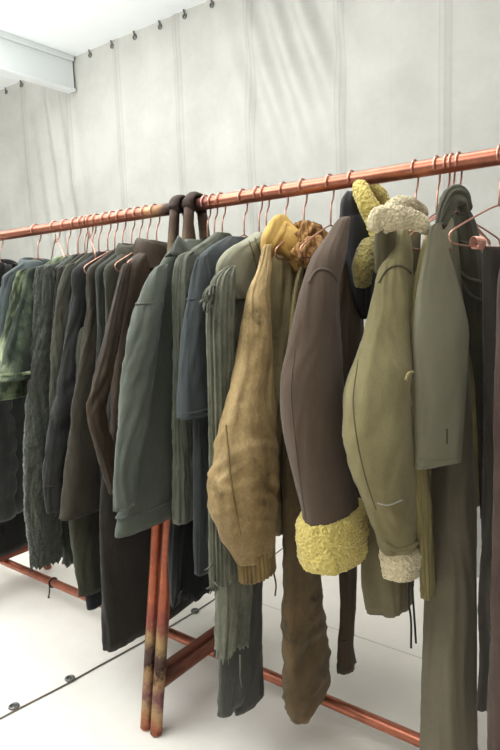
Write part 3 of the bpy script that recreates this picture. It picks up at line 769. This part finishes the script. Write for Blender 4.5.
mb.build('frayed_threads', M['knit'], g.root)
mb = MB()
for i in range(9):
    u0, v0 = 216+rnd.uniform(-2, 3), 560+rnd.uniform(0, 26); P = g.px(u0, v0, .035); pts = [P]; d = -g.S
    for k in range(4): d = (d+Vector((rnd.uniform(-.6, .6), rnd.uniform(-.4, .4), rnd.uniform(-.7, .3)))).normalized(); pts.append(pts[-1]+d*.008)
    mb.tube(pts, [.004, .004, .003, .002, .001], 6)
mb.build('torn_tufts', M['distress'], g.root)
mb = MB(); P = g.px(240, 655, .03); mb.tube([P, P+Vector((.003, -.004, -.03)), P+Vector((-.002, .0, -.06)), P+Vector((.004, -.003, -.085))], [.003, .0025, .002, .001], 6)
mb.build('loose_thread', M['distress'], g.root)
# tan leather
g = Garment('flight_jacket', 'worn tan leather jacket with a yellow hide collar and one big sleeve', 'jacket', 284, rot=0.05); hung(g, 'tan leather jacket with yellow collar', half=.05)
g.body(M['tan_body'], edge=[(285, 228), (274, 240), (268, 254), (265, 290), (262, 340), (258, 420), (256, 540)], fedge=[(298, 236), (303, 262), (301, 300), (296, 345), (288, 400), (284, 540)], b=.045, hb=.045, fold=.016, zf=7)
o, fr = g.sleeves([(268, 246, 2.5), (265, 268, 6), (259, 296, 11.5), (256, 345, 17), (251.5, 400, 23.5), (246.5, 450, 30.5), (245, 490, 33), (249, 525, 28), (254, 545, 22), (256, 556, 19)], M['tan'], k=.5, n=.045, crease=.006, elbow=.72, fold=.006, nring=130, nseg=90)
g.strip_on(o, 'sleeve_seam', [(226, 425), (228, 450), (231, 480), (236, 510), (240, 535)], M['tan_rib'], .0025)
g.tube_px('cuff', [(256, 549, 19), (257, 560, 18), (258, 574, 18)], M['tan_rib'], k=.55, n=.045, ext=False, nring=14, nseg=120, rib=(26, .0028), fold=.002, parent=o)
for i, (a0, b0) in enumerate([((273, 570), (275, 596))]): g.strip('drawstring', [a0, (276, 585), b0], M['black'], .05, .002)
g.blob('collar', [(267, 258, 3, .02, .6), (272, 245, 9, .03, .6), (281, 235, 13, .03, .6), (290, 241, 13, .05, .6), (297, 255, 10, .06, .6), (301, 271, 4, .07, .6)], M['yellow'], fold=.010, crease=.002, nseg=56)
# brown canvas with ruffle
g = Garment('canvas_parka', 'long-sleeved dirty brown canvas coat with a checked orange ruffled collar', 'coat', 303, rot=0.05); hung(g, 'brown canvas coat with orange ruffled collar')
g.body(M['v_brown'], edge=[(306, 238), (298, 262), (292, 300), (286, 400), (284, 520)], b=.03, far=lambda t, a: .18)
rnd = random.Random(8)
mb = MB()
for (u, v, r, n_) in [(302, 240, 9, .02), (309, 232, 9, .03), (317, 238, 9, .04), (313, 248, 10, .06), (304, 253, 9, .05), (321, 249, 7, .05), (301, 228, 6, .0), (311, 258, 8, .06)]:
    P = g.px(u, v, n_); a = g.scale(u, v, r, .8, n_); q = []
    n1, n2 = 26, 18; V = []; UV = []; sd = Vector((u, v, 0))
    for i in range(n2+1):
        th = PI*i/n2
        for k in range(n1):
            ph = 2*PI*k/n1; dv = Vector((math.sin(th)*math.cos(ph), math.sin(th)*math.sin(ph), math.cos(th)))
            rr = a*(1+.28*math.sin(ph*5+th*3+u)+.3*noise.noise(dv*2.2+sd)); V.append(P+Vector((dv.x*rr, dv.y*rr, dv.z*rr*.85))); UV.append((k/n1, i/n2*.5))
    mb.add(V, [(i*n1+k, i*n1+(k+1) % n1, (i+1)*n1+(k+1) % n1, (i+1)*n1+k) for i in range(n2) for k in range(n1)], UV)
mb.build('ruffled_collar', M['ruffle'], g.root)
g.strip('piping', [(305, 262), (299, 275), (294, 300), (290, 340), (286, 380)], M['piping'], .035, .005)
g.sleeves([(304, 268, 3), (303, 310, 5), (300, 380, 9), (298, 440, 13), (300, 510, 16), (302, 560, 18), (303, 620, 20), (306, 660, 22), (308, 685, 22), (307, 702, 17), (306, 714, 9)], M['v_brown'], k=.4, n=.02, crease=.007, elbow=.9, fold=.006, nring=110, far=False)
# strap sleeve
g = Garment('brown_jacket', 'dark brown jacket whose thin sleeve hangs below the yellow shearling cuff', 'jacket', 330, rot=0); hung(g, 'dark brown jacket with thin sleeve')
g.body(M['strap_brown'], hem=(352, 520), edge=[(333, 236), (325, 250), (322, 300), (322, 520)], far=lambda t, a: .16)
o, fr = g.tube_px('sleeve', [(345, 420, 8), (347, 500, 8.5), (348, 570, 8.5), (348, 610, 7), (346, 640, 7), (347, 667, 9)], M['strap_brown'], k=.5, n=.0)
g.seam(fr, .88, M['brown_leather'], 'cuff', .003, 1.03, o)
# brown shearling
g = Garment('shearling_jacket', 'grey-brown suede flying jacket with yellow shearling collar and cuff', 'jacket', 352, rot=0); hung(g, 'grey-brown suede jacket with yellow shearling')
g.body(M['x_brown'], edge=[(346, 216), (336, 228), (324, 246), (318, 270), (316, 400), (322, 515)], fedge=[(352, 222), (353, 240), (357, 290), (362, 340), (360, 420), (362, 515)], b=.05, hb=.05, fold=.008)
o, fr = g.sleeves([(343, 220, 5), (337, 236, 10), (329, 256, 16), (322, 280, 18), (318, 305, 21), (315.5, 340, 26), (313, 380, 31), (316, 430, 31), (324, 480, 28), (329, 504, 27.5), (331, 520, 28)], M['x_brown'], k=.6, n=.055, fold=.005, nring=90, nseg=80)
g.strip_on(o, 'shoulder_seam', [(309, 283), (314, 273), (322, 269), (331, 272), (337, 281)], M['x_seam'], .003)
g.strip_on(o, 'sleeve_seam', [(295, 350), (291, 390), (294, 430), (300, 480), (306, 520)], M['x_seam'], .0013)
g.tube_px('cuff', [(333, 508, 29), (333.5, 513, 33), (334.5, 530, 34.5), (335.5, 548, 34), (335.5, 557, 31)], M['fur_yellow'], k=.6, sq=2.4, n=.055, ext=False, nring=80, nseg=240, fur=.005, fold=.003, parent=o)
g.blob('collar', [(365, 318, 2, .05, .6), (362, 295, 10, .05, .6), (361, 262, 14, .05, .6), (358, 238, 17, .04, .6), (354, 216, 14, .03, .6), (351, 202, 10, .03, .6), (351, 192, 4, .03, .6)], M['navy'], fold=.006)
g.blob('inner_collar', [(374, 308, 2, .06, .5), (373, 285, 8, .06, .5), (373, 255, 11, .06, .5), (369, 228, 10, .05, .5), (362, 204, 8, .04, .5), (358, 192, 4, .04, .5)], M['navy'], fold=.004)
g.blob('collar_fleece', [(356, 183, 4, .05, .8), (360, 188, 8, .06, .8), (366, 201, 9, .08, .8), (373, 217, 9, .09, .8), (379, 234, 8, .10, .8)], M['fur_yellow'], fur=.004, nseg=120, nring=120)
g.blob('collar_fleece', [(366, 184, 4, .0, .8), (374, 190, 6, .0, .8), (382, 201, 7, .0, .8), (388, 216, 7, .0, .8)], M['fur_yellow'], fur=.004, nseg=100, nring=100)
g.blob('lapel_fleece', [(380, 244, 6, .10, .7), (370, 252, 11, .10, .7), (364, 266, 11, .10, .7), (363, 284, 8, .09, .7)], M['fur_dull'], fur=.003, nseg=100, nring=100)
# olive shearling
g = Garment('shearling_coat', 'olive suede coat with cream shearling collar, cream cuff and hanging laces', 'coat', 415, rot=-0.1); hung(g, 'olive suede coat with cream shearling')
g.body(M['y_dark'], edge=[(404, 226), (394, 240), (388, 262), (382, 330), (376, 450), (365, 540), (363, 595), (368, 622)], fedge=[(420, 226), (418, 260), (414, 300), (412, 400), (412, 520), (407, 605), (402, 622)], b=.05, hb=.05, fold=.008)
o, fr = g.sleeves([(403, 230, 5), (401, 246, 10), (397, 266, 14.5), (393, 300, 20), (388, 340, 25), (380, 380, 32), (378, 410, 34), (381, 450, 32), (391, 500, 24), (400, 546, 18)], M['y_olive'], k=.6, n=.05, fold=.006, crease=.002, nring=90, nseg=80)
g.strip_on(o, 'shoulder_seam', [(379, 283), (386, 271), (395, 266), (404, 267), (411, 273)], M['y_hem'], .0022)
g.strip_on(o, 'sleeve_seam', [(358, 360), (353, 400), (357, 440), (366, 480), (376, 510)], M['y_dark'], .0013)
g.strip_on(o, 'thread', [(377, 503), (388, 505), (402, 500)], M['off_white_thread'], .0016)
cf, fr = g.tube_px('cuff', [(399, 546, 17.5), (401, 550, 19.5), (402, 562, 19.5), (402, 573, 18)], M['fur_cream'], k=.75, n=.05, ext=False, nring=60, nseg=180, fur=.0045, fold=.003, parent=o)
g.strip_on(o, 'cuff_strap', [(383, 542), (395, 549), (406, 549), (417, 543)], M['y_olive'], .006)
for dxp in (0, 5): g.strip('lace', [(409+dxp*.6, 580), (408+dxp, 598), (411+dxp*.7, 620), (411+dxp, 648-dxp)], M['black'], .07, .0025)
g.blob('collar', [(376, 229, 6, .05, .7), (379, 221, 11, .06, .7), (395, 218, 9.5, .08, .7), (410, 219, 8, .09, .7), (422, 224, 7, .10, .7), (427, 231, 4, .10, .7)], M['fur_cream'], fur=.003, nseg=170, nring=170, fold=.001)
g.blob('collar', [(388, 214, 7, .0, .7), (398, 207, 8, .0, .7), (412, 207, 7, .0, .7), (424, 213, 5, .0, .7)], M['fur_cream'], fur=.003, nseg=150, nring=150, fold=.001)
g.blob('under_collar', [(386, 228, 10, .04, .6), (386, 250, 10, .035, .6), (381, 275, 5, .03, .6)], M['y_hem'])
# khaki narrow
g = Garment('khaki_shirt', 'khaki yellow narrow garment seen edge-on right of the olive shearling coat', 'shirt', 437, rot=-0.05); hung(g, 'khaki yellow narrow garment')
g.body(M['khaki_yellow'], edge=[(440, 222), (434, 230), (427, 250), (420, 320), (418, 460), (424, 590)], fedge=[(442, 222), (434, 260), (430, 320), (428, 460), (433, 560), (432, 590)], b=.014)
o, fr = g.sleeves([(432, 233, 4), (426, 258, 5.5), (419, 300, 7), (415, 350, 7), (414, 400, 7), (418, 470, 7), (424, 540, 6.5), (427, 597, 5)], M['khaki_yellow'], k=.6, n=.03, crease=.002)
g.strip('tie', [(413, 372), (408, 374), (406, 380)], M['khaki_yellow'], .06, .003)
# taupe coat
g = Garment('long_coat', 'taupe long coat hanging lowest at the right, below the olive blazer sleeve', 'coat', 447, rot=-0.4); hung(g, 'taupe long coat')
g.body(M['taupe'], edge=[(452, 228), (446, 250), (440, 300), (436, 380), (432, 465), (428, 560), (424, 650), (420, 780)], fedge=[(458, 228), (460, 260), (464, 320), (469, 390), (472, 460), (474, 560), (474, 780)], b=.05, hb=.055, fold=.006)
# dark olive jacket
g = Garment('strapped_jacket', 'dark olive jacket with a slumped collar and crossing straps right of the olive blazer', 'jacket', 459, rot=-0.25); hung(g, 'dark olive strapped jacket', half=.12)
bd, fr = g.body(M['ac_olive'], edge=[(456, 202), (452, 222), (453, 262), (460, 300), (470, 340), (478, 400), (482, 520)], fedge=[(464, 202), (474, 222), (481, 260), (484, 300), (487, 400), (488, 520)], b=.03)
g.blob('collar', [(441, 226, 4, .03, .5), (446, 210, 6, .03, .5), (452, 198, 7, .03, .5), (462, 198, 7, .03, .5), (467, 212, 5, .03, .5)], M['ac_olive'], fold=.008)
g.strip_on(bd, 'strap', [(457, 268), (466, 277), (480, 282)], M['ac_strap'], .004); g.strip_on(bd, 'strap', [(460, 278), (470, 294), (482, 301)], M['ac_strap'], .004)
g.strip_on(bd, 'pocket_seam', [(458, 240), (468, 243), (478, 246)], M['ac_strap'], .002)
# blazer
g = Garment('blazer', 'flat sage-olive blazer with one button slot above its sleeve hem', 'jacket', 452, rot=-0.5); hung(g, 'flat sage-olive blazer')
g.body(M['blazer'], edge=[(452, 216), (446, 226), (440, 240), (436, 300), (434, 380), (434, 440)], fedge=[(456, 218), (458, 260), (462, 320), (460, 440)], b=.02)
o, fr = g.tube_px('sleeve', [(436, 226, 5), (437, 256, 12), (439, 295, 21), (442, 330, 26), (441, 370, 25), (440, 410, 23.5), (438.5, 465, 21)], M['blazer'], k=.22, n=.10, fold=.003, sq=2.6)
g.strip_on(o, 'hem', [(420, 459), (438, 461), (457, 459)], M['blazer'], .0016)
g.strip_on(o, 'button_slot', [(447, 429), (447, 437), (447, 444)], M['y_hem'], .002)
# grey-brown coat
g = Garment('work_coat', 'grey-brown coat clipped by its straight top edge at the right side', 'coat', 500, rot=-0.2)
g.body(M['grey_brown'], edge=[(484, 247), (483, 256), (483, 300), (484, 460), (480, 600), (478, 718)], fedge=[(512, 247), (512, 718)], b=.03, hb=.03, jag=.01)
h = hung(g, 'grey-brown clipped coat', half=.19, neck=1.365, drop=.062)
for (u, v) in [(478, 243), (507, 243)]:
    P = g.px(u, v); mb = MB()
    mb.tube([P+g.S*(.034*(k/70-.5))+Vector((g.Nn.x, g.Nn.y, 0))*(.009*math.cos(k*.6))+Vector((0, 0, .012*math.sin(k*.6))) for k in range(71)], .0015, 6)
    mb.build('clip_coil', M['wire'], h)
# reddish coat at the edge
g = Garment('suede_coat', 'reddish brown coat cut off by the right edge of the photo', 'coat', 545, rot=-0.2); hung(g, 'reddish brown coat at the right edge')
g.body(M['red_brown'], edge=[(540, 226), (505, 255), (497, 320), (495, 450), (492, 600), (490, 790)], fedge=[(560, 226), (580, 300), (585, 790)], b=.035, hb=.04)
# twisted empty hangers at the left
hanger(rail_x(55), 'empty copper wire hanger twisted along the rail above the shaggy coat', rot=1.15, half=.15, neck=1.425, drop=.10)
hanger(rail_x(88), 'empty copper wire hanger twisted along the rail above the dark olive jacket', rot=1.0, half=.15, neck=1.42, drop=.07)
# ------------------------------------------------------------------ lights
def area(name, loc, rot, size, sy_, power, color=(1, 1, 1)):
    l = bpy.data.lights.new(name, 'AREA'); l.shape = 'RECTANGLE'; l.size = size; l.size_y = sy_; l.energy = power; l.color = color
    o = bpy.data.objects.new(name, l); C.objects.link(o); o.location = loc; o.rotation_euler = rot; return o
area('ceiling_lamp', (-1.35, .12, CEIL_Z-.02), (0, 0, 0), 3.6, .6, 40, (1, .995, .975))
area('ceiling_lamp', (-4.2, -.9, CEIL_Z-.02), (0, 0, 0), 1.4, 1.4, 24, (.96, .985, 1))
area('ceiling_lamp', (-.9, -1.9, CEIL_Z-.02), (0, 0, 0), 2.5, .6, 26, (1, .99, .965))
area('added_ceiling_fill', (-2.6, -1.5, 1.6), (PI, 0, 0), 1.6, .9, 185, (.98, .99, 1))  # added upward fill to brighten the ceiling, not a fixture of the room
w = bpy.data.worlds.new('world'); scene.world = w; w.use_nodes = True
w.node_tree.nodes['Background'].inputs[0].default_value = (1, .98, .95, 1); w.node_tree.nodes['Background'].inputs[1].default_value = .38
scene.view_settings.view_transform = 'Standard'; scene.view_settings.look = 'None'; scene.view_settings.gamma = 1; scene.view_settings.use_curve_mapping = False
scene.view_settings.exposure = -0.06
